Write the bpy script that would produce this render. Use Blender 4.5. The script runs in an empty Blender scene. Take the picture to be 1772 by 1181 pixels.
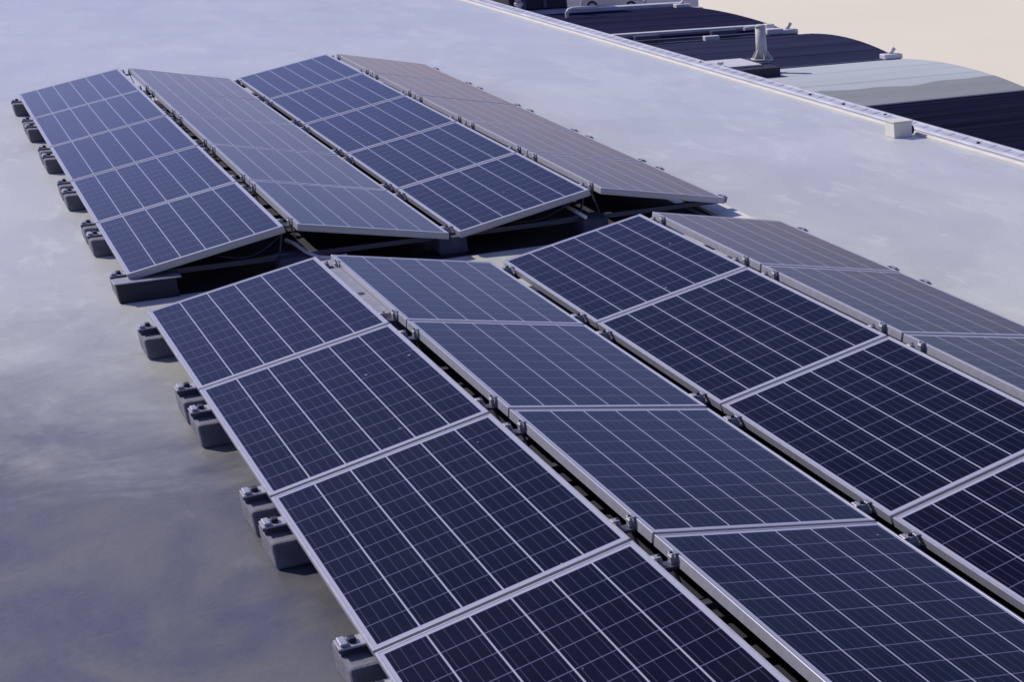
import bpy, bmesh, math, random
from mathutils import Vector, Matrix
R = math.radians
random.seed(7)
S = bpy.context.scene
C = S.collection

# ------------------------------------------------------------------ camera
cam_d = bpy.data.cameras.new('camera')
cam = bpy.data.objects.new('camera', cam_d)
C.objects.link(cam)
cam.location = (-0.80128, -19.67343, 2.70556)
cam.rotation_euler = (1.12737856, -0.00637457, -0.59193092)
cam_d.sensor_width = 36.0
cam_d.lens = 2721.958 * 36.0 / 1772.0
cam_d.shift_x = -871.44 / 1772.0          # the photograph is a crop out of a wider frame
cam_d.shift_y = 377.23 / 1772.0
cam_d.clip_start = 0.05
cam_d.clip_end = 3000
S.camera = cam

# ------------------------------------------------------------------ light
SUN_EL, SUN_AZ = 41.0, -37.0               # azimuth measured from +y, negative towards -x
w = bpy.data.worlds.new('World')
S.world = w
w.use_nodes = True
nt = w.node_tree
sky = nt.nodes.new('ShaderNodeTexSky')
sky.sky_type = 'NISHITA'
sky.sun_disc = False
sky.sun_elevation = R(SUN_EL)
sky.sun_rotation = R(SUN_AZ)
sky.air_density = 1.0
sky.dust_density = 0.6
sky.ozone_density = 7.0
bg = nt.nodes['Background']
bg.inputs['Strength'].default_value = 0.11
tint = nt.nodes.new('ShaderNodeMix'); tint.data_type = 'RGBA'; tint.blend_type = 'MULTIPLY'
tint.inputs[0].default_value = 1.0
tint.inputs[7].default_value = (1.05, 0.765, 1.0, 1)      # the photograph's cold white balance
nt.links.new(sky.outputs[0], tint.inputs[6])
nt.links.new(tint.outputs[2], bg.inputs[0])
sun_d = bpy.data.lights.new('sun', 'SUN')
sun_d.energy = 4.0
sun_d.angle = R(0.5)
sun_d.color = (1.0, 0.94, 0.88)
sun = bpy.data.objects.new('sun', sun_d)
C.objects.link(sun)
sv = Vector((math.sin(R(SUN_AZ)) * math.cos(R(SUN_EL)), math.cos(R(SUN_AZ)) * math.cos(R(SUN_EL)), math.sin(R(SUN_EL))))
sun.rotation_euler = sv.to_track_quat('Z', 'Y').to_euler()
S.view_settings.view_transform = 'Standard'
S.view_settings.look = 'None'
S.view_settings.gamma = 1.0
S.view_settings.exposure = 0.0
S.view_settings.use_curve_mapping = False
S.render.engine = 'CYCLES'

# ------------------------------------------------------------------ helpers
def tag(o, label=None, cat=None, group=None, kind=None):
    if label: o['label'] = label
    if cat: o['category'] = cat
    if group: o['group'] = group
    if kind: o['kind'] = kind
    return o

def empty(name, loc=(0, 0, 0), rot=(0, 0, 0)):
    o = bpy.data.objects.new(name, None)
    C.objects.link(o)
    o.location = loc
    o.rotation_euler = rot
    o.empty_display_size = 0.1
    return o

def copy_tree(o, parent=None):
    c = o.copy()
    C.objects.link(c)
    c.parent = parent
    for ch in [x for x in bpy.data.objects if x.parent == o]:
        copy_tree(ch, c)
    return c

class MB:
    def __init__(s): s.bm = bmesh.new()
    def box(s, x0, x1, y0, y1, z0, z1, bev=0.0, seg=2, mat=None):
        t = bmesh.new()
        r = bmesh.ops.create_cube(t, size=1)
        for v in r['verts']:
            v.co = Vector(((x0 + x1) / 2 + v.co.x * (x1 - x0), (y0 + y1) / 2 + v.co.y * (y1 - y0), (z0 + z1) / 2 + v.co.z * (z1 - z0)))
        if bev: bmesh.ops.bevel(t, geom=t.edges[:], offset=bev, segments=seg, profile=0.5, affect='EDGES')
        if mat is not None: bmesh.ops.transform(t, matrix=mat, verts=t.verts)
        s._add(t); return s
    def _add(s, t):
        me = bpy.data.meshes.new('t'); t.to_mesh(me); t.free(); s.bm.from_mesh(me); bpy.data.meshes.remove(me)
    def bar(s, a, b, w_, h_, bev=0.0):
        a = Vector(a); b = Vector(b); d = b - a
        m = Matrix.Translation((a + b) / 2) @ d.to_track_quat('X', 'Z').to_matrix().to_4x4()
        return s.box(-d.length / 2, d.length / 2, -w_ / 2, w_ / 2, -h_ / 2, h_ / 2, bev, 1, m)
    def tube(s, pts, r, n=10, r2=None):
        pts = [Vector(p) for p in pts]; t = bmesh.new(); rings = []
        for i, p in enumerate(pts):
            d = (pts[min(i + 1, len(pts) - 1)] - pts[max(i - 1, 0)]).normalized()
            q = d.to_track_quat('Z', 'Y')
            rr = r if r2 is None else r + (r2 - r) * i / (len(pts) - 1)
            rings.append([t.verts.new(p + q @ Vector((rr * math.cos(2 * math.pi * k / n), rr * math.sin(2 * math.pi * k / n), 0))) for k in range(n)])
        for a, b in zip(rings, rings[1:]):
            for k in range(n): f = t.faces.new((a[k], a[(k + 1) % n], b[(k + 1) % n], b[k])); f.smooth = True
        t.faces.new(rings[0][::-1]); t.faces.new(rings[-1])
        s._add(t); return s
    def prism(s, poly, x0, x1, axis='x'):
        """profile poly [(a, z)] swept along x (a = y) or along y (a = x)"""
        t = bmesh.new()
        f = (lambda a, z, q: (q, a, z)) if axis == 'x' else (lambda a, z, q: (a, q, z))
        A = [t.verts.new(f(a, z, x0)) for a, z in poly]; B = [t.verts.new(f(a, z, x1)) for a, z in poly]
        n = len(poly)
        for k in range(n): t.faces.new((A[k], A[(k + 1) % n], B[(k + 1) % n], B[k]))
        t.faces.new(A[::-1]); t.faces.new(B)
        bmesh.ops.recalc_face_normals(t, faces=t.faces[:])
        s._add(t); return s
    def build(s, name, mat, parent=None, loc=None, smooth=False):
        me = bpy.data.meshes.new(name); s.bm.to_mesh(me); s.bm.free()
        me.materials.append(mat)
        if smooth:
            for p in me.polygons: p.use_smooth = True
        o = bpy.data.objects.new(name, me); C.objects.link(o)
        o.parent = parent
        if loc: o.location = loc
        return o

# ------------------------------------------------------------------ materials
class NT:
    def __init__(s, name):
        s.m = bpy.data.materials.new(name); s.m.use_nodes = True
        s.t = s.m.node_tree; s.b = s.t.nodes['Principled BSDF']
    def n(s, typ, **kw):
        o = s.t.nodes.new(typ)
        for k, v in kw.items(): setattr(o, k, v)
        return o
    def l(s, a, b): s.t.links.new(a, b)
    def math(s, op, a, b=None, c=None):
        o = s.n('ShaderNodeMath', operation=op)
        for i, v in enumerate((a, b, c)):
            if v is None: continue
            if hasattr(v, 'links'): s.l(v, o.inputs[i])
            else: o.inputs[i].default_value = v
        return o.outputs[0]
    def noise(s, vec, scale, detail=4, rough=0.55, dist=0.0):
        o = s.n('ShaderNodeTexNoise'); s.l(vec, o.inputs['Vector'])
        o.inputs['Scale'].default_value = scale; o.inputs['Detail'].default_value = detail
        o.inputs['Roughness'].default_value = rough; o.inputs['Distortion'].default_value = dist
        return o.outputs['Fac']
    def ramp(s, f, stops):
        o = s.n('ShaderNodeValToRGB'); s.l(f, o.inputs[0]); e = o.color_ramp.elements
        while len(e) < len(stops): e.new(0.5)
        for k, (p, c) in enumerate(stops):
            e[k].position = p; e[k].color = (*c, 1) if len(c) == 3 else c
        return o.outputs[0]
    def mix(s, f, a, b, mode='MIX'):
        o = s.n('ShaderNodeMix', data_type='RGBA', blend_type=mode)
        for i, v in ((0, f), (6, a), (7, b)):
            if hasattr(v, 'links'): s.l(v, o.inputs[i])
            else: o.inputs[i].default_value = v if i == 0 else ((*v, 1) if len(v) == 3 else v)
        return o.outputs[2]
    def bump(s, h, strength=0.2, dist=0.01):
        o = s.n('ShaderNodeBump'); o.inputs['Strength'].default_value = strength; o.inputs['Distance'].default_value = dist
        s.l(h, o.inputs['Height']); s.l(o.outputs[0], s.b.inputs['Normal'])
    def coord(s, which='Object', scale=None):
        o = s.n('ShaderNodeTexCoord').outputs[which]
        if scale:
            mp = s.n('ShaderNodeMapping'); s.l(o, mp.inputs[0]); mp.inputs['Scale'].default_value = scale; o = mp.outputs[0]
        return o
    def set(s, **kw):
        for k, v in kw.items():
            i = s.b.inputs[k.replace('_', ' ')]
            if hasattr(v, 'links'): s.l(v, i)
            else: i.default_value = (*v, 1) if isinstance(v, tuple) else v
        return s

def simple(name, col, rough=0.6, metal=0.0, var=0.15, scale=8, bump=0.0, spec=0.5):
    m = NT(name); co = m.coord('Object')
    f = m.noise(co, scale, 5)
    lo = tuple(c * (1 - var) for c in col); hi = tuple(min(1, c * (1 + var)) for c in col)
    m.set(Base_Color=m.ramp(f, [(0.3, lo), (0.7, hi)]), Metallic=metal, Specular_IOR_Level=spec)
    m.set(Roughness=m.math('MULTIPLY_ADD', f, 0.2, rough - 0.1))
    if bump: m.bump(m.noise(co, scale * 8, 4), bump, 0.005)
    return m.m

# solar cells behind glass: 6 strips x 10 cells, four busbars, white backsheet between
def solar_material():
    m = NT('solar_cells'); co = m.coord('Object')
    sp = m.n('ShaderNodeSeparateXYZ'); m.l(co, sp.inputs[0])
    X, Y = sp.outputs[0], m.math('MULTIPLY', sp.outputs[1], -1.0)
    def edge(v, off, pitch, n):
        u = m.math('DIVIDE', m.math('SUBTRACT', v, off), pitch)
        fr = m.math('FRACT', u)
        d = m.math('MULTIPLY', m.math('MINIMUM', fr, m.math('SUBTRACT', 1.0, fr)), pitch)   # metres to the nearest cell border
        inside = m.math('MULTIPLY', m.math('GREATER_THAN', u, 0.0), m.math('LESS_THAN', u, float(n)))
        return u, fr, d, inside
    ux, fx, dx, ix = edge(X, 0.0215, 0.15817, 6)
    uy, fy, dy, iy = edge(Y, 0.0330, 0.15840, 10)
    strip = m.math('LESS_THAN', dx, 0.0034)
    row = m.math('LESS_THAN', dy, 0.0030)
    # busbars along the length, four per cell
    b4 = m.math('FRACT', m.math('MULTIPLY', fx, 4.0))
    bus = m.math('LESS_THAN', m.math('ABSOLUTE', m.math('SUBTRACT', b4, 0.5)), 0.045)
    inside = m.math('MULTIPLY', ix, iy)
    cellid = m.n('ShaderNodeCombineXYZ'); m.l(m.math('FLOOR', ux), cellid.inputs[0]); m.l(m.math('FLOOR', uy), cellid.inputs[1])
    oi = m.n('ShaderNodeObjectInfo'); m.l(oi.outputs['Random'], cellid.inputs[2])
    wn = m.n('ShaderNodeTexWhiteNoise', noise_dimensions='3D'); m.l(cellid.outputs[0], wn.inputs[0])
    cell = m.mix(wn.outputs[0], (0.0010, 0.0010, 0.0060), (0.0020, 0.0020, 0.0110))
    crys = m.noise(co, 60, 3)
    cell = m.mix(m.math('MULTIPLY', crys, 0.5), cell, (0.003, 0.0032, 0.014))
    col = m.mix(bus, cell, (0.034, 0.034, 0.066))
    col = m.mix(row, col, (0.105, 0.105, 0.175))
    col = m.mix(strip, col, (0.34, 0.35, 0.44))
    sheet = m.math('SUBTRACT', 1.0, inside)
    col = m.mix(sheet, col, (0.36, 0.37, 0.46))
    dust = m.noise(co, 2.3, 6, 0.65)
    dustf = m.math('MULTIPLY', m.math('MAXIMUM', m.math('SUBTRACT', dust, 0.42), 0.0), 0.02)
    col = m.mix(dustf, col, (0.35, 0.34, 0.34))
    runs = m.noise(m.coord('Object', (3.0, 14.0, 1)), 1.0, 5, 0.7)
    vo = m.n('ShaderNodeVectorMath', operation='ADD'); m.l(co, vo.inputs[0])
    cb = m.n('ShaderNodeCombineXYZ'); m.l(m.math('MULTIPLY', oi.outputs['Random'], 37.0), cb.inputs[0]); m.l(cb.outputs[0], vo.inputs[1])
    patch = m.noise(vo.outputs[0], 3.1, 7, 0.7)
    film = m.math('MULTIPLY', m.math('MULTIPLY', m.ramp(patch, [(0.40, (0, 0, 0)), (0.75, (1, 1, 1))]), runs), 0.02)
    col = m.mix(film, col, (0.30, 0.29, 0.30))
    drop = m.noise(vo.outputs[0], 17, 2, 0.4)
    col = m.mix(m.math('MULTIPLY', m.math('GREATER_THAN', drop, 0.795), 0.7), col, (0.35, 0.35, 0.36))
    m.set(Base_Color=col, Roughness=m.math('MULTIPLY_ADD', patch, 0.12, 0.04), IOR=1.225, Specular_IOR_Level=0.5)
    return m.m

def membrane_material(name, base, dark, gloss=0.42):
    m = NT(name); co = m.coord('Object')
    big = m.noise(co, 0.22, 6, 0.6, 0.4)
    strk = m.noise(m.coord('Object', (0.9, 0.25, 1)), 1.3, 6, 0.62, 0.6)
    fine = m.noise(co, 28, 5, 0.6)
    col = m.mix(m.ramp(strk, [(0.30, (0, 0, 0)), (0.75, (1, 1, 1))]), dark, base)
    col = m.mix(m.math('MULTIPLY', m.ramp(big, [(0.40, (0, 0, 0)), (0.62, (1, 1, 1))]), 0.55), col, tuple(c * 1.12 for c in base))
    # warm dirt patches where water has dried
    dirt = m.noise(m.coord('Object', (1.0, 0.55, 1)), 0.75, 7, 0.62, 0.9)
    dm = m.math('MULTIPLY', m.ramp(dirt, [(0.50, (0, 0, 0)), (0.57, (1, 1, 1))]), 0.30)
    col = m.mix(dm, col, (dark[0] * 0.74, dark[1] * 0.68, dark[2] * 0.58))
    col = m.mix(m.math('MULTIPLY', fine, 0.18), col, tuple(c * 0.6 for c in dark))
    # pale scuffs and mineral bloom, small grey specks
    scf = m.noise(m.coord('Object', (1.6, 0.5, 1)), 2.6, 8, 0.7, 0.4)
    col = m.mix(m.math('MULTIPLY', m.ramp(scf, [(0.56, (0, 0, 0)), (0.64, (1, 1, 1))]), 0.45), col, tuple(c * 1.28 for c in base))
    spk = m.noise(co, 9, 8, 0.75)
    col = m.mix(m.math('MULTIPLY', m.ramp(spk, [(0.56, (0, 0, 0)), (0.66, (1, 1, 1))]), 0.35), col, tuple(c * 0.55 for c in dark))
    # light falloff in the near left corner painted into the colour, mottled with stains
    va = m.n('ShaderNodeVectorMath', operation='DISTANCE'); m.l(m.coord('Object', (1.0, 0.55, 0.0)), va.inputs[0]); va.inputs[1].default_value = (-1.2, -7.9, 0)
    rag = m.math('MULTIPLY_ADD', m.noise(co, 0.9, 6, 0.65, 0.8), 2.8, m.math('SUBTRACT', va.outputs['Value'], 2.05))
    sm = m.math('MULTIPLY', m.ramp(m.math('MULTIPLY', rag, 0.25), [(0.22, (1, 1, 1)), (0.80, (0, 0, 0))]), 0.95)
    shade_stain = m.mix(m.ramp(m.noise(m.coord('Object', (0.8, 0.5, 1)), 1.9, 6, 0.6, 0.5), [(0.42, (0, 0, 0)), (0.60, (1, 1, 1))]), (0.045, 0.048, 0.080), (0.098, 0.096, 0.094))
    col = m.mix(sm, col, shade_stain)
    # welded laps of the sheets, every 1.5 m across the building
    sp = m.n('ShaderNodeSeparateXYZ'); m.l(co, sp.inputs[0])
    wob = m.math('MULTIPLY_ADD', m.noise(co, 1.5, 2), 0.012, sp.outputs[1])
    fr = m.math('FRACT', m.math('DIVIDE', m.math('ADD', wob, 40.35), 1.93))
    lap = m.math('LESS_THAN', fr, 0.012)
    col = m.mix(m.math('MULTIPLY', lap, 0.05), col, tuple(c * 0.55 for c in dark))
    m.set(Base_Color=col, Roughness=m.math('MULTIPLY_ADD', strk, 0.16, gloss - 0.12), Specular_IOR_Level=0.7, IOR=1.5, Sheen_Weight=m.math('SUBTRACT', 1.0, sm), Sheen_Roughness=0.42, Specular_Tint=(1.0, 0.97, 0.88))
    m.bump(m.math('ADD', m.math('MULTIPLY', m.noise(co, 2.0, 4), 0.6), m.math('ADD', m.math('MULTIPLY', lap, 0.25), m.math("MULTIPLY", fine, 0.4))), 0.22, 0.02)
    return m.m

M = {
 'cells': solar_material(),
 'alu': simple('anodised_frame', (0.37, 0.375, 0.42), 0.42, 0.35, 0.06, 20),
 'alu_dull': simple('mill_aluminium', (0.32, 0.325, 0.36), 0.5, 0.4, 0.12, 14),
 'galv': simple('galvanised_steel', (0.085, 0.09, 0.13), 0.5, 0.5, 0.2, 25),
 'black_sheet': simple('backsheet', (0.012, 0.012, 0.025), 0.6, 0, 0.05, 5),
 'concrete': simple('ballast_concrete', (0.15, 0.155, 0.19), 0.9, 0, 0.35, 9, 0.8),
 'concrete_shaded': simple('ballast_concrete_shaded', (0.07, 0.075, 0.12), 0.9, 0, 0.35, 9, 0.6),  # copy of the ballast concrete, shade of the gap put into its colour
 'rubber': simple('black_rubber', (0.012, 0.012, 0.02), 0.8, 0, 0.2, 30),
 'bolt': simple('dark_bolt', (0.03, 0.03, 0.05), 0.5, 0.5, 0.1, 30),
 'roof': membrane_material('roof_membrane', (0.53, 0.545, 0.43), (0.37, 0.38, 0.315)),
 'coping': simple('coping_sheet', (0.50, 0.51, 0.56), 0.45, 0.1, 0.14, 3),
 'trim': simple('light_trim', (0.70, 0.68, 0.60), 0.5, 0.0, 0.08, 4),
 'plastic_white': simple('white_plastic', (0.62, 0.60, 0.60), 0.45, 0, 0.08, 6),
 'yard': simple('yard_concrete', (0.76, 0.70, 0.54), 0.9, 0, 0.03, 0.05),
 'asphalt': simple('asphalt', (0.10, 0.10, 0.15), 0.85, 0, 0.2, 0.8),
 'kerb': simple('kerb_stone', (0.35, 0.35, 0.38), 0.8, 0, 0.1, 2),
 'dark_metal': simple('dark_housing', (0.012, 0.013, 0.03), 0.6, 0, 0.3, 3),
 'pipe_grey': simple('vent_metal', (0.50, 0.50, 0.48), 0.75, 0.0, 0.12, 5),
 'car': simple('silver_paint', (0.42, 0.42, 0.47), 0.3, 0.3, 0.03, 2),
 'car_white': simple('white_paint', (0.75, 0.73, 0.7), 0.35, 0, 0.03, 2),
 'glass_dark': simple('dark_glass', (0.01, 0.012, 0.02), 0.1, 0, 0.1, 2),
}

def strip_material(name, a, b, period=0.9, rough=0.6, spec=0.4, line=0.04):
    """sheets laid across a bay: faint joints along x, long streaks"""
    m = NT(name); co = m.coord('Object')
    sp = m.n('ShaderNodeSeparateXYZ'); m.l(co, sp.inputs[0])
    st = m.noise(m.coord('Object', (0.10, 1.6, 1)), 1.0, 6, 0.65, 0.3)
    col = m.mix(m.ramp(st, [(0.35, (0, 0, 0)), (0.68, (1, 1, 1))]), a, b)
    fr = m.math('FRACT', m.math('DIVIDE', sp.outputs[1], period))
    ln = m.math('MULTIPLY', m.math('LESS_THAN', fr, line), 0.45)
    col = m.mix(ln, col, tuple(c * 0.45 for c in a))
    fine = m.noise(co, 5, 5)
    col = m.mix(m.math('MULTIPLY', fine, 0.25), col, tuple(c * 0.7 for c in a))
    m.set(Base_Color=col, Roughness=rough, Specular_IOR_Level=0.5, IOR=1.01 if spec < 0.1 else 1.3)
    m.bump(m.math('ADD', fine, ln), 0.1, 0.02)
    return m.m

# ------------------------------------------------------------------ the setting
G = -0.17                                   # roof surface under the arrays
ORD = ['first', 'second', 'third', 'fourth', 'fifth', 'sixth']
EDGE = 6.911                                 # where the membrane meets the parapet

mb = MB()
t = bmesh.new()
ex = lambda y: 7.19 + 0.285 - 0.018 * (y + 5.5)
lo = [t.verts.new(c) for c in ((-45, -30, -8), (ex(-30), -30, -8), (ex(60), 60, -8), (-45, 60, -8))]
hi = [t.verts.new(c) for c in ((-45, -30, G), (ex(-30), -30, G), (ex(60), 60, G), (-45, 60, G))]
for k in range(4): t.faces.new((lo[k], lo[(k + 1) % 4], hi[(k + 1) % 4], hi[k]))
t.faces.new(lo[::-1]); t.faces.new(hi); mb._add(t)
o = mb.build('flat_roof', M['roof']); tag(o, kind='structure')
mb = MB()
t = bmesh.new()
vs = [t.verts.new(c) for c in ((-600, -300, -8.2), (1500, -300, -8.2), (1500, 1500, -8.2), (-600, 1500, -8.2))]; t.faces.new(vs); mb._add(t)
o = mb.build('ground', M['yard']); tag(o, kind='structure')
# asphalt lane beyond the lower hall
t = bmesh.new(); mb = MB()
vs = [t.verts.new(c) for c in ((18, 74.6, -8.196), (39.2, 74.0, -8.196), (43.5, 84, -8.196), (44, 130, -8.196), (18, 130, -8.196))]; t.faces.new(vs); mb._add(t)
o = mb.build('road', M['asphalt']); tag(o, kind='structure')
mb = MB(); mb.bar((18, 74.4, -8.10), (39.3, 73.8, -8.10), 0.5, 0.19)
o = mb.build('kerb', M['kerb']); tag(o, kind='structure')

# ------------------------------------------------------------------ parapet of our roof
par = empty('parapet_wall', (EDGE, 10, G), (0, 0, 0.018))
tag(par, 'low pale parapet with ribbed metal coping along the right edge of the roof', 'parapet')
Y0, Y1 = -40.0, 50.0
mb = MB(); mb.box(0.09, 0.2845, Y0, Y1, -0.02, 0.014); mb.build('upstand', M['coping'], par)
mb = MB(); mb.prism([(0.0, 0.002), (0.0, 0.018), (0.012, 0.024), (0.052, 0.024), (0.058, 0.018), (0.058, 0.002)], Y0, Y1, 'y')
mb.build('edge_trim', M['trim'], par)
mb = MB()
mb.prism([(0.088, 0.015), (0.088, 0.026), (0.096, 0.032), (0.288, 0.040), (0.296, 0.034), (0.296, 0.015)], Y0, Y1, 'y')
for xx, ww in ((0.108, 0.022), (0.250, 0.030)):      # raised beads along the coping
    z = 0.0325 + (xx - 0.096) * 0.04
    mb.prism([(xx, z - 0.002), (xx + 0.004, z + 0.009), (xx + ww - 0.004, z + 0.010), (xx + ww, z - 0.001)], Y0, Y1, 'y')
y = Y0 + 0.1
while y < 25:                                 # shallow cross ribs of the sheet
    mb.bar((0.138, y, 0.034), (0.242, y + 0.04, 0.038), 0.07, 0.008)
    y += 0.24
mb.build('coping', M['coping'], par)
for yy in (-5.1 - 10, -6.9 - 10, -8.0 - 10, -3.55 - 10, -0.6 - 10, -4.3 - 10):
    for k, xx in enumerate((0.17, 0.215)):
        if k == int(abs(yy * 3)) % 2:
            mb = MB(); mb.tube([(xx, yy, 0.036), (xx, yy, 0.05)], 0.016, 8); mb.build('bolt', M['bolt'], par)

# block standing on the roof edge by the parapet
bx = empty('junction_box', (7.03, -6.015, G))
tag(bx, 'small pale square box standing on the roof against the parapet trim', 'junction box')
mb = MB(); mb.box(-0.105, 0.095, -0.09, 0.09, 0.001, 0.145, 0.006); mb.build('housing', M['trim'], bx)
mb = MB(); mb.box(-0.115, 0.105, -0.10, 0.10, 0.147, 0.158, 0.003); mb.build('lid', M['trim'], bx)
mb = MB(); mb.tube([(0.097, -0.04, 0.06), (0.125, -0.04, 0.06)], 0.042, 14); mb.build('cable_gland', M['rubber'], bx)

# ------------------------------------------------------------------ arrays
TILT = 0.1911120217
W_, P_, L_ = 0.992, 1.67, 1.65
c_, s_ = math.cos(TILT) * W_, math.sin(TILT) * W_
G1, G2 = 0.08896, 0.06827
XS = [0.0, c_ + G1, 2 * c_ + G1 + G2, 3 * c_ + 2 * G1 + G2]      # left edge of each column
WID = 4 * c_ + 2 * G1 + G2
BACK = (0.0, 0.0, 0.0, 0.0)
FRONT = (-0.0176, -8.35 - 1.05421, 0.02645, 0.012785)
def place(o, arr, x, y, z, ry=0.0):
    dx, dy, dz, yaw = arr
    o.location = (x * math.cos(yaw) - y * math.sin(yaw) + dx, x * math.sin(yaw) + y * math.cos(yaw) + dy, z + dz)
    o.rotation_euler = (0, ry, yaw)

# one panel: origin at the far left upper corner, top of frame at z = 0
def make_panel():
    root = empty('solar_panel')
    F, H, lip = 0.011, 0.045, 0.0
    mb = MB()
    mb.box(0, F, -L_, 0, -H, 0, 0.0012, 1); mb.box(W_ - F, W_, -L_, 0, -H, 0, 0.0012, 1)
    mb.box(F - 0.0005, W_ - F + 0.0005, -F, -0.0004, -H, -0.0004); mb.box(F - 0.0005, W_ - F + 0.0005, -L_ + 0.0004, -L_ + F, -H, -0.0004)
    # groove on the outside of the end frames
    mb.box(0.01, W_ - 0.01, -L_ - 0.0025, -L_ + 0.001, -0.012, -0.003); mb.box(0.01, W_ - 0.01, -L_ - 0.0025, -L_ + 0.001, -H + 0.001, -H + 0.007)
    mb.build('frame', M['alu'], root)
    mb = MB(); t = bmesh.new()
    vs = [t.verts.new(c) for c in ((F, -L_ + F, -0.0016), (W_ - F, -L_ + F, -0.0016), (W_ - F, -F, -0.0016), (F, -F, -0.0016))]; t.faces.new(vs); mb._add(t)
    mb.build('cell_glass', M['cells'], root)
    mb = MB(); t = bmesh.new()
    vs = [t.verts.new(c) for c in ((F, -L_ + F, -0.007), (W_ - F, -L_ + F, -0.007), (W_ - F, -F, -0.007), (F, -F, -0.007))]; t.faces.new(vs[::-1]); mb._add(t)
    mb.build('backsheet', M['black_sheet'], root)
    return root

panel = make_panel()
used = False
COLN = ['left slope of left ridge', 'right slope of left ridge', 'left slope of right ridge', 'right slope of right ridge']
for arr, an, rows in ((BACK, 'back', (5, 5, 5, 5)), (FRONT, 'front', (4, 4, 5, 5))):
    for col in range(4):
        for k in range(rows[col]):
            o = copy_tree(panel) if used else panel
            used = True
            jz = random.uniform(-0.0015, 0.0015)
            if col % 2 == 0: place(o, arr, XS[col], -k * P_, 0.0 + jz, -TILT + random.uniform(-.002, .002))
            else: place(o, arr, XS[col], -k * P_, s_ + jz, TILT + random.uniform(-.002, .002))
            tag(o, 'dark blue solar panel, %s from the far end, %s, %s array' % (ORD[k], COLN[col], an),
                'solar panel', 'solar panels of the %s array' % an)

# ---- mounting rails: one thing each, feet, ridge posts and clamps are its parts
def make_rail():
    root = empty('mounting_rail')
    z = -0.055
    mb = MB(); mb.box(-0.085, WID + 0.085, -0.022, 0.022, z - 0.004, z + 0.012)
    mb.box(-0.08, WID + 0.08, -0.022, -0.018, z - 0.020, z - 0.0045); mb.box(-0.08, WID + 0.08, 0.018, 0.022, z - 0.020, z - 0.0045)
    mb.build('base_rail', M['galv'], root)
    # eave feet left and right
    for s, x0 in ((-1, 0.0), (1, WID)):
        a = x0 + s * 0.086; b = x0 - s * 0.03
        xa, xb = min(a, b), max(a, b)
        mb = MB()
        mb.box(xa, xb, -0.045, 0.045, -0.0405, -0.032, 0.002, 1)
        x2 = x0 + s * 0.078
        mb.box(min(x2, x2 - s * 0.028), max(x2, x2 - s * 0.028), -0.035, 0.035, -0.0315, -0.019, 0.004, 2)
        mb.build('eave_bracket', M['alu'], root)
        mb = MB(); x3 = x0 + s * 0.018
        mb.box(min(x3, x3 + s * 0.026), max(x3, x3 + s * 0.026), -0.020, 0.020, -0.0315, -0.014, 0.003, 1)
        mb.build('end_clamp', M['bolt'], root)
    for xm in (c_ + G1 / 2, 3 * c_ + 1.5 * G1 + G2):
        # ridge post: two legs leaning together and a cap
        mb = MB()
        for sx in (-1, 1):
            mb.bar((xm + sx * 0.075, 0, z + 0.014), (xm + sx * 0.026, 0, s_ - 0.045), 0.035, 0.006)
        mb.box(xm - 0.036, xm + 0.036, -0.03, 0.03, s_ - 0.048, s_ - 0.038)
        mb.build('ridge_post', M['galv'], root)
        for sx in (-1, 1):
            mb = MB()
            xx = xm + sx * 0.024
            mb.box(xx - 0.008, xx + 0.008, -0.018, 0.018, s_ - 0.037, s_ - 0.003, 0.003, 1)
            mb.box(xx + sx * 0.010 - 0.015, xx + sx * 0.010 + 0.015, -0.018, 0.018, s_ + 0.0015, s_ + 0.006, 0.002, 1)
            mb.build('ridge_clamp', M['alu_dull'], root)
        for sx in (-1, 1):
            mb = MB(); mb.tube([(xm + sx * 0.024, 0.0, s_ + 0.0065), (xm + sx * 0.024, 0.0, s_ + 0.011)], 0.006, 8)
            mb.build('clamp_bolt', M['bolt'], root)
    xv = 2 * c_ + G1 + G2 / 2
    mb = MB()
    mb.box(xv - 0.024, xv + 0.024, -0.03, 0.03, -0.042, -0.010, 0.003, 1)
    for sx in (-1, 1): mb.box(xv + sx * 0.026 - 0.013, xv + sx * 0.026 + 0.013, -0.024, 0.024, 0.0025, 0.008, 0.002, 1)
    mb.box(xv - 0.018, xv + 0.018, -0.02, 0.02, -0.0095, 0.002)
    mb.build('valley_clamp', M['alu_dull'], root)
    mb = MB()
    mb.tube([(xv, 0, 0.003), (xv, 0, 0.014)], 0.010, 8)
    mb.build('clamp_bolt', M['bolt'], root)
    return root

rail = make_rail()
rails = {}
used = False
for arr, an, n in ((BACK, 'back', 5), (FRONT, 'front', 4)):
    ys = []
    for k in range(n + 1):
        if k > 0: ys.append(-k * P_ + 0.2)
        if k < 5 and not (an == 'front' and k == n): ys.append(-k * P_ - 0.2)
    if an == 'front': ys.append(-4 * P_ - 0.2)
    rails[an] = ys
    for i, y in enumerate(ys):
        o = copy_tree(rail) if used else rail
        used = True
        place(o, arr, 0, y, 0)
        nm = ['', 'second ', 'third ', 'fourth ', 'fifth ', 'sixth ', 'seventh ', 'eighth ', 'ninth ', 'tenth '][i]
        lab = ('farthest' if i == 0 else nm + 'farthest') if i < len(ys) - 1 else 'nearest'
        tag(o, 'grey metal mounting rail under the panels, %s in the %s array' % (lab, an), 'mounting rail', 'rails carrying the %s array' % an)

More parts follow.
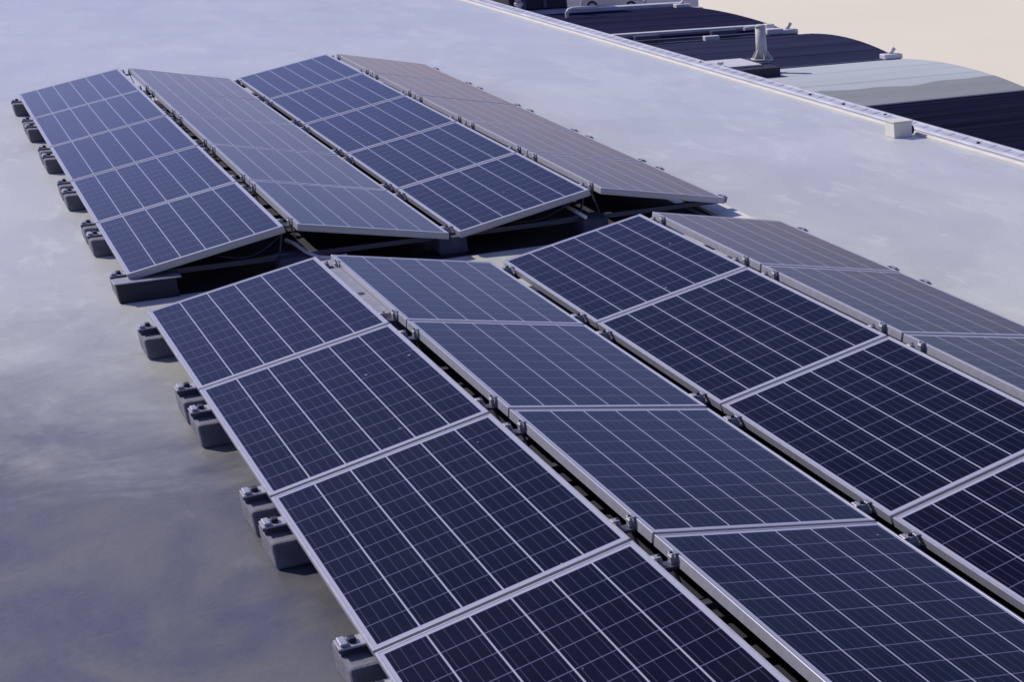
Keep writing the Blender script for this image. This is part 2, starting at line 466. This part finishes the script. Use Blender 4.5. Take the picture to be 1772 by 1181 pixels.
# ---- ballast blocks
def make_block(hw, y0, y1, ztop, w2=None):
    mb = MB(); mb.box(-hw, hw, y0, y1, G + 0.001, ztop, 0.015, 2)
    return mb
def ballast(arr, x, y, label, group, proto=None, dims=(0.15, -0.14, 0.14, -0.046), mat='concrete'):
    if proto is None:
        root = empty('ballast_block')
        make_block(*dims).build('concrete_body', M[mat], root, smooth=False)
    else: root = copy_tree(proto)
    place(root, arr, x, y, 0)
    if arr is FRONT:
        for ch in [q for q in bpy.data.objects if q.parent == root]: ch.location.z = -arr[2]
    else:
        for ch in [q for q in bpy.data.objects if q.parent == root]: ch.location.z = 0
    tag(root, label, 'ballast block', group)
    return root
proto = None
for arr, an in ((BACK, 'back'), (FRONT, 'front')):
    for i, y in enumerate(rails[an]):
        nm = ['farthest', 'second farthest', 'third farthest', 'fourth farthest', 'fifth farthest', 'sixth farthest', 'seventh farthest', 'eighth farthest', 'ninth farthest', 'tenth farthest'][i]
        if i == len(rails[an]) - 1: nm = 'nearest'
        b = ballast(arr, 0.07, y, 'grey concrete ballast block at the left eave, %s in the %s array' % (nm, an),
                    'ballast blocks along the left eave of the %s array' % an, proto)
        if proto is None: proto = b
yl = -8.15
gap_proto = None
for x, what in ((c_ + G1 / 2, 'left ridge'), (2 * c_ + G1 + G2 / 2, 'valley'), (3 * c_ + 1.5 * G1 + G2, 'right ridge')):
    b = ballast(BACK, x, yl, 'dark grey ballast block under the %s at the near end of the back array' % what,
            'ballast blocks in the gap under the back array', gap_proto, (0.10, -0.12, 0.12, -0.046), 'concrete_shaded')
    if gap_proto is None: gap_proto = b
# long ballast beam on the near left corner of the back array
o = empty('ballast_beam'); place(o, BACK, 0.17, -8.27, 0)
tag(o, 'long dark ballast beam under the near left corner of the back array', 'ballast beam')
mb = MB(); mb.box(-0.25, 0.10, -0.13, 0.0, G + 0.001, -0.045, 0.006, 1); mb.build('concrete_body', M['dark_metal'], o)
mb = MB(); mb.box(-0.26, 0.13, -0.14, 0.01, -0.044, -0.036, 0.002, 1); mb.build('cover_plate', M['alu_dull'], o)

# black sheets added to stand in for shade under the arrays
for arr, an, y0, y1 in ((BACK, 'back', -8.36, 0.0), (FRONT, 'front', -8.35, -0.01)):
    o = empty('shade_sheet'); place(o, arr, 0, 0, 0); o.location.z = G
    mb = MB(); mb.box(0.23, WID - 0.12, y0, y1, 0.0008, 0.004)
    ch = mb.build('shade_layer', M['rubber'], o)
    tag(o, 'thin black sheet added as painted shade on the roof under the %s array' % an, 'mat')

# cable cover plate in the first gap of the front left ridge
o = empty('cable_cover'); place(o, FRONT, c_ + 0.012, -0.02, s_ - 0.030)
tag(o, 'light grey slotted cover plate in the ridge gap of the front array', 'cover plate')
mb = MB(); mb.box(0, G1 - 0.024, -1.36, 0.0, 0, 0.004); mb.build('plate', M['alu_dull'], o)
for yy in (-0.16, -0.86):
    mb = MB(); mb.box(0.012, 0.042, yy - 0.05, yy, 0.0045, 0.0055); mb.build('slot', M['rubber'], o)

# cable tray linking the two arrays at the right eave
o = empty('cable_tray', (4.17, -8.6, G))
tag(o, 'pale flat cable tray on the roof between the right eaves of both arrays', 'cable tray')
mb = MB(); mb.box(-0.10, 0.10, -0.95, 0.95, 0.02, 0.045, 0.003, 1); mb.build('lid', M['trim'], o)
mb = MB(); mb.box(-0.085, 0.085, -0.94, 0.94, 0.0005, 0.0195); mb.build('channel', M['rubber'], o)

# cable conduits looping out of the gap
def conduit(pts, label):
    mb = MB(); mb.tube(pts, 0.014, 10); o = mb.build('cable_conduit', M['plastic_white'])
    tag(o, label, 'conduit', 'loose conduits in the gap between the arrays')
conduit([(1.02, -8.02, 0.02), (1.06, -8.12, 0.01), (1.10, -8.24, -0.025), (1.16, -8.33, -0.05), (1.25, -8.38, -0.055), (1.33, -8.38, -0.05)], 'short white curved conduit below the left ridge of the back array')
conduit([(2.96, -8.05, 0.035), (2.99, -8.20, 0.02), (3.02, -8.36, -0.005)], 'short white straight conduit below the right ridge of the back array')

def cable(pts, label):
    mb = MB(); mb.tube(pts, 0.006, 8); o = mb.build('hanging_cable', M['bolt'])
    tag(o, label, 'cable', 'black cables sagging under the back array')
cable([(0.55 + k * 0.05, -8.28, 0.035 + 0.01 * k - 0.07 * math.sin(k / 8 * math.pi)) for k in range(9)], 'thin black cable sagging under the near edge of the left ridge')
cable([(2.45 + k * 0.06, -8.28, 0.015 + 0.012 * k - 0.06 * math.sin(k / 9 * math.pi)) for k in range(10)], 'thin black cable sagging under the near edge of the right ridge')

# ------------------------------------------------------------------ the lower hall next door
Z3 = -3.0
hall = empty('neighbouring_hall', (9.3, 0, -8.2))
tag(hall, 'lower hall beyond the parapet with shallow arched roof bays, dark, pale and black', 'building')
def hw(name, mb, mat, parent=hall):
    o = mb.build(name, mat, parent); o.location = (-9.3, 0, 8.2); return o
XL, XR = 9.3, 20.1
bays = [(30.6, 22.6, 0.14, 'bay_dark', (0.016, 0.018, 0.045), (0.028, 0.030, 0.066)),
        (22.3, 16.7, 0.22, 'bay_slate', (0.028, 0.031, 0.068), (0.044, 0.048, 0.095)),
        (16.6, 10.75, 0.17, 'bay_pale', (0.42, 0.46, 0.48), (0.52, 0.56, 0.58)),
        (10.6, 4.2, 0.24, 'bay_black', (0.006, 0.007, 0.018), (0.016, 0.018, 0.042)),
        (4.0, -3.0, 0.24, 'bay_black_near', (0.006, 0.007, 0.018), (0.014, 0.016, 0.036))]
mb = MB(); mb.box(XL, XR - 0.05, -3.2, 31.0, -8.2, Z3 - 0.05); hw('wall', mb, M['kerb'])
for ya, yb, rise, nm, ca, cb in bays:
    n = 14; poly = []
    for k in range(n + 1):
        u = k / n; poly.append((ya + (yb - ya) * u, Z3 + rise * 4 * u * (1 - u)))
    poly += [(yb, Z3 - 0.04), (ya, Z3 - 0.04)]
    mb = MB(); mb.prism(poly, XL, XR, 'x')
    if nm != 'bay_pale':
        for q in range(1, 6):
            u = q / 6; yy = ya + (yb - ya) * u; zz = Z3 + rise * 4 * u * (1 - u)
            mb.box(XL, XR - 0.02, yy - 0.02, yy + 0.02, zz - 0.02, zz + 0.004)
    hw('roof_bay', mb, strip_material(nm, ca, cb, 1.1 if nm != 'bay_pale' else 1.6, 0.9, 0.03))
# grey strip on the near half of the pale bay, with an uneven edge
t = bmesh.new(); A = []; B = []; n = 36
for k in range(n + 1):
    x = XL + (XR - XL) * k / n
    ye = 12.15 + 0.10 * math.sin(x * 1.7) + 0.07 * math.sin(x * 4.1 + 1)
    row = []
    for j in range(9):
        yy = ye + (10.78 - ye) * j / 8; u = (16.6 - yy) / 5.85
        row.append(t.verts.new((x, yy, Z3 + 0.17 * 4 * u * (1 - u) + 0.008)))
    A.append(row)
for a, b in zip(A, A[1:]):
    for j in range(8): t.faces.new((a[j], a[j + 1], b[j + 1], b[j]))
mb = MB(); mb._add(t); hw('grey_strip', mb, strip_material('strip_grey', (0.25, 0.27, 0.27), (0.31, 0.33, 0.33), 9, 0.85, 0.2))
# gutters and rims
mb = MB(); mb.box(XL, XR + 0.1, 30.6, 31.0, Z3 - 0.04, Z3 + 0.10); hw('far_rim', mb, M['coping'])
for yy in (22.45, 16.65, 10.67, 4.1):
    mb = MB(); mb.box(XL, XR, yy - 0.045, yy + 0.045, Z3 - 0.03, Z3 + 0.02); hw('gutter', mb, M['galv'])
mb = MB(); mb.box(XR + 0.002, XR + 0.10, -3, 30.5, Z3 - 0.25, Z3 - 0.02); hw('eave_flashing', mb, M['coping'])
# end caps at the right ends of the gutters
XO = 19.85
for yy, sc in ((30.0, 0.8), (22.5, 1.0), (16.65, 0.9)):
    mb = MB(); mb.box(XO - 0.30 * sc, XO + 0.26, yy - 0.14, yy + 0.14, Z3 + 0.02, Z3 + 0.14, 0.02)
    mb.tube([(XO - 0.05, yy + 0.02, Z3 + 0.1), (XO + 0.10, yy + 0.02, Z3 + 0.30 * sc)], 0.055, 10)
    hw('gutter_outlet', mb, M['plastic_white'])
# walkway rails between first and second bay
mb = MB(); mb.bar((14.0, 23.50, Z3 + 0.16), (19.3, 23.40, Z3 + 0.16), 0.22, 0.06); mb.build('walkway_plank', M['plastic_white'])
tag(bpy.data.objects['walkway_plank'], 'long pale plank lying across the dark roof of the lower hall', 'plank')
mb = MB(); mb.bar((14.2, 22.30, Z3 + 0.12), (18.9, 22.15, Z3 + 0.12), 0.10, 0.05); mb.build('handrail_bar', M['galv'])
tag(bpy.data.objects['handrail_bar'], 'thin grey metal bar parallel to the pale plank on the lower hall', 'metal bar')
for k, (x, y, l, m_, lab) in enumerate(((17.2, 21.78, 0.42, 'plastic_white', 'small white box hanging beside the thin metal bar on the lower hall'),
                             (15.75, 22.75, 0.7, 'galv', 'grey box between plank and bar near the parapet'),
                             (18.0, 22.75, 0.75, 'galv', 'grey box between plank and bar near the vent stack top'))):
    mb = MB(); mb.box(x - l / 2, x + l / 2, y - 0.09, y + 0.09, Z3 + 0.08, Z3 + 0.20, 0.01); tag(mb.build('roof_box', M[m_]), lab, 'box')
mb = MB(); mb.box(19.0, 19.5, 22.05, 22.35, Z3 + 0.08, Z3 + 0.22, 0.02); mb.box(19.2, 19.45, 22.5, 22.75, Z3 + 0.08, Z3 + 0.30, 0.02)
mb.tube([(18.6, 22.7, Z3 + 0.2), (19.3, 22.9, Z3 + 0.22)], 0.05, 8)
tag(mb.build('pipe_fitting', M['plastic_white']), 'cluster of white pipe fittings at the right end of the thin bar', 'pipe fitting')

# housing with the vent stack
hs = empty('vent_housing', (15.25, 15.5, Z3))
tag(hs, 'black roof housing with pale top slab behind the parapet, carrying the vent stack', 'roof housing')
mb = MB(); mb.box(-0.60, 0.47, -0.93, 0.55, 0.02, 0.36); mb.build('housing_body', M['dark_metal'], hs)
mb = MB(); mb.box(-0.72, 0.20, -0.55, 0.62, 0.363, 0.40, 0.01); mb.build('top_slab', M['plastic_white'], hs)
mb = MB(); mb.box(0.204, 0.56, -0.30, 0.60, 0.363, 0.39, 0.01); mb.build('rear_slab', M['galv'], hs)
mb = MB(); mb.box(-0.80, -0.74, -0.40, -0.30, 0.02, 0.44, 0.01); mb.box(-0.86, -0.70, -0.43, -0.27, 0.443, 0.50, 0.01); mb.build('side_bracket', M['plastic_white'], hs)
vsx = empty('vent_stack', (15.77, 15.62, Z3 + 0.402))
tag(vsx, 'upright pale vent stack with gusset plates at its foot', 'vent stack')
mb = MB(); mb.tube([(0, 0, 0.02), (0, 0, 0.74)], 0.135, 20, 0.12); mb.build('pipe', M['pipe_grey'], vsx)
mb = MB(); mb.tube([(0, 0, 0.742), (0, 0, 0.79)], 0.14, 20, 0.09); mb.build('cap', M['pipe_grey'], vsx)
mb = MB(); mb.tube([(0, 0, 0.0), (0, 0, 0.03)], 0.26, 24); mb.build('base_flange', M['pipe_grey'], vsx)
for a in range(0, 360, 60):
    mb = MB(); t = bmesh.new()
    q = Matrix.Rotation(R(a + 20), 4, 'Z')
    pts = [(0.10, -0.012, 0.03), (0.24, -0.012, 0.03), (0.24, -0.012, 0.06), (0.10, -0.012, 0.27)]
    A = [t.verts.new(q @ Vector(p_)) for p_ in pts]; B = [t.verts.new(q @ Vector((p_[0], 0.012, p_[2]))) for p_ in pts]
    for k in range(4): t.faces.new((A[k], A[(k + 1) % 4], B[(k + 1) % 4], B[k]))
    t.faces.new(A[::-1]); t.faces.new(B); mb._add(t); mb.build('gusset', M['pipe_grey'], vsx)

# dark ventilation unit and its posts, left of the first bay
u = empty('ventilation_unit', (15.9, 31.9, Z3))
tag(u, 'black ventilation unit at the top edge of the photo with panelled side', 'ventilation unit')
mb = MB(); mb.box(-1.2, 0.62, -0.8, 1.0, 0.1, 2.2, 0.03); mb.build('casing', M['dark_metal'], u)
for xx in (-0.75, -0.1):
    mb = MB(); mb.box(xx - 0.05, xx + 0.05, -0.84, -0.803, 0.15, 2.1); mb.build('panel_strip', M['asphalt'], u)
mb = MB(); mb.box(-1.25, 0.66, -0.84, 1.04, -0.03, 0.097); mb.build('plinth', M['dark_metal'], u)
mb = MB(); mb.tube([(14.95, 31.0, Z3), (14.95, 31.0, Z3 + 2.4)], 0.10, 12); mb.tube([(14.95, 31.0, Z3 + 0.25), (14.95, 31.0, Z3 + 0.35)], 0.14, 12)
tag(mb.build('standpipe', M['plastic_white']), 'white standpipe left of the black ventilation unit', 'pipe')
mb = MB(); mb.tube([(15.55, 28.4, Z3), (15.55, 28.4, Z3 + 0.25), (15.62, 28.4, Z3 + 0.33), (15.75, 28.4, Z3 + 0.36), (16.5, 28.4, Z3 + 0.36)], 0.06, 10)
tag(mb.build('elbow_pipe', M['plastic_white']), 'pale elbow pipe rising just behind the parapet coping', 'pipe')

# ------------------------------------------------------------------ parked car on the lane
car = empty('parked_car', (34.9, 76.45, -8.196), (0, 0, math.atan2(-0.94, 1.6) + math.pi))
tag(car, 'silver hatchback with a white bumper parked on the grey lane at the top edge', 'car')
def lathe_wheel(x, y):
    wh = empty('wheel', (x, y, 0.31)); wh.parent = car
    mb = MB(); mb.tube([(0, -0.1, 0), (0, 0.1, 0)], 0.31, 28); mb.build('tyre', M['rubber'], wh)
    mb = MB()
    mb.tube([(0, -0.115, 0), (0, -0.101, 0)], 0.19, 20); mb.tube([(0, 0.101, 0), (0, 0.115, 0)], 0.19, 20); mb.build('rim', M['alu_dull'], wh)
prof = [(-1.75, 0.28), (-1.82, 0.55), (-1.72, 0.85), (-1.62, 1.05), (-1.30, 1.42), (-0.2, 1.48), (0.35, 1.38), (0.95, 0.98), (1.65, 0.82), (1.85, 0.62), (1.86, 0.30)]
mb = MB(); t = bmesh.new()
ys_ = ((-0.80, 0.93, 0.0), (-0.85, 1.0, 0.0), (0.85, 1.0, 0.0), (0.80, 0.93, 0.0))
rings = []
for yy, sc, _ in ys_:
    rings.append([t.verts.new((px * (0.98 if abs(yy) < 0.81 else 1), yy * (1 if pz < 1.0 else 0.84), pz if abs(yy) > 0.81 else pz)) for px, pz in prof])
rings = [rings[1], rings[2]]
n = len(prof)
for k in range(n): t.faces.new((rings[0][k], rings[0][(k + 1) % n], rings[1][(k + 1) % n], rings[1][k]))
t.faces.new(rings[0][::-1]); t.faces.new(rings[1])
bmesh.ops.delete(t, geom=[v for v in t.verts if not v.link_faces], context='VERTS')
bmesh.ops.recalc_face_normals(t, faces=t.faces[:])
bmesh.ops.bevel(t, geom=t.edges[:], offset=0.05, segments=2, profile=0.5, affect='EDGES')
mb._add(t); mb.build('body', M['car'], car)
for s in (-1, 1):
    mb = MB(); t = bmesh.new()
    a = [(-1.38, 1.02), (-1.18, 1.34), (-0.2, 1.40), (0.3, 1.30), (0.80, 1.0)]
    def off(z_, e): return s * ((0.85 - (0.136 * min(1, max(0, (z_ - 0.98) / 0.02)))) + e)
    A = [t.verts.new((x_, s * 0.70, z_)) for x_, z_ in a]; B = [t.verts.new((x_, s * 0.735, z_)) for x_, z_ in a]
    for k in range(5): t.faces.new((A[k], A[(k + 1) % 5], B[(k + 1) % 5], B[k]))
    t.faces.new(A[::-1]); t.faces.new(B); bmesh.ops.recalc_face_normals(t, faces=t.faces[:]); mb._add(t); mb.build('side_window', M['glass_dark'], car)
for x in (-1.12, 1.18):
    for y in (-0.77, 0.77): lathe_wheel(x, y)
for x in (1.72,):
    mb = MB(); mb.box(x, x + 0.2, -0.80, 0.80, 0.25, 0.52, 0.04); mb.build('bumper', M['car_white'], car)
for y in (-0.6, 0.6):
    mb = MB(); mb.box(1.70, 1.86, y - 0.16, y + 0.16, 0.60, 0.74, 0.03); mb.build('headlight', M['plastic_white'], car)
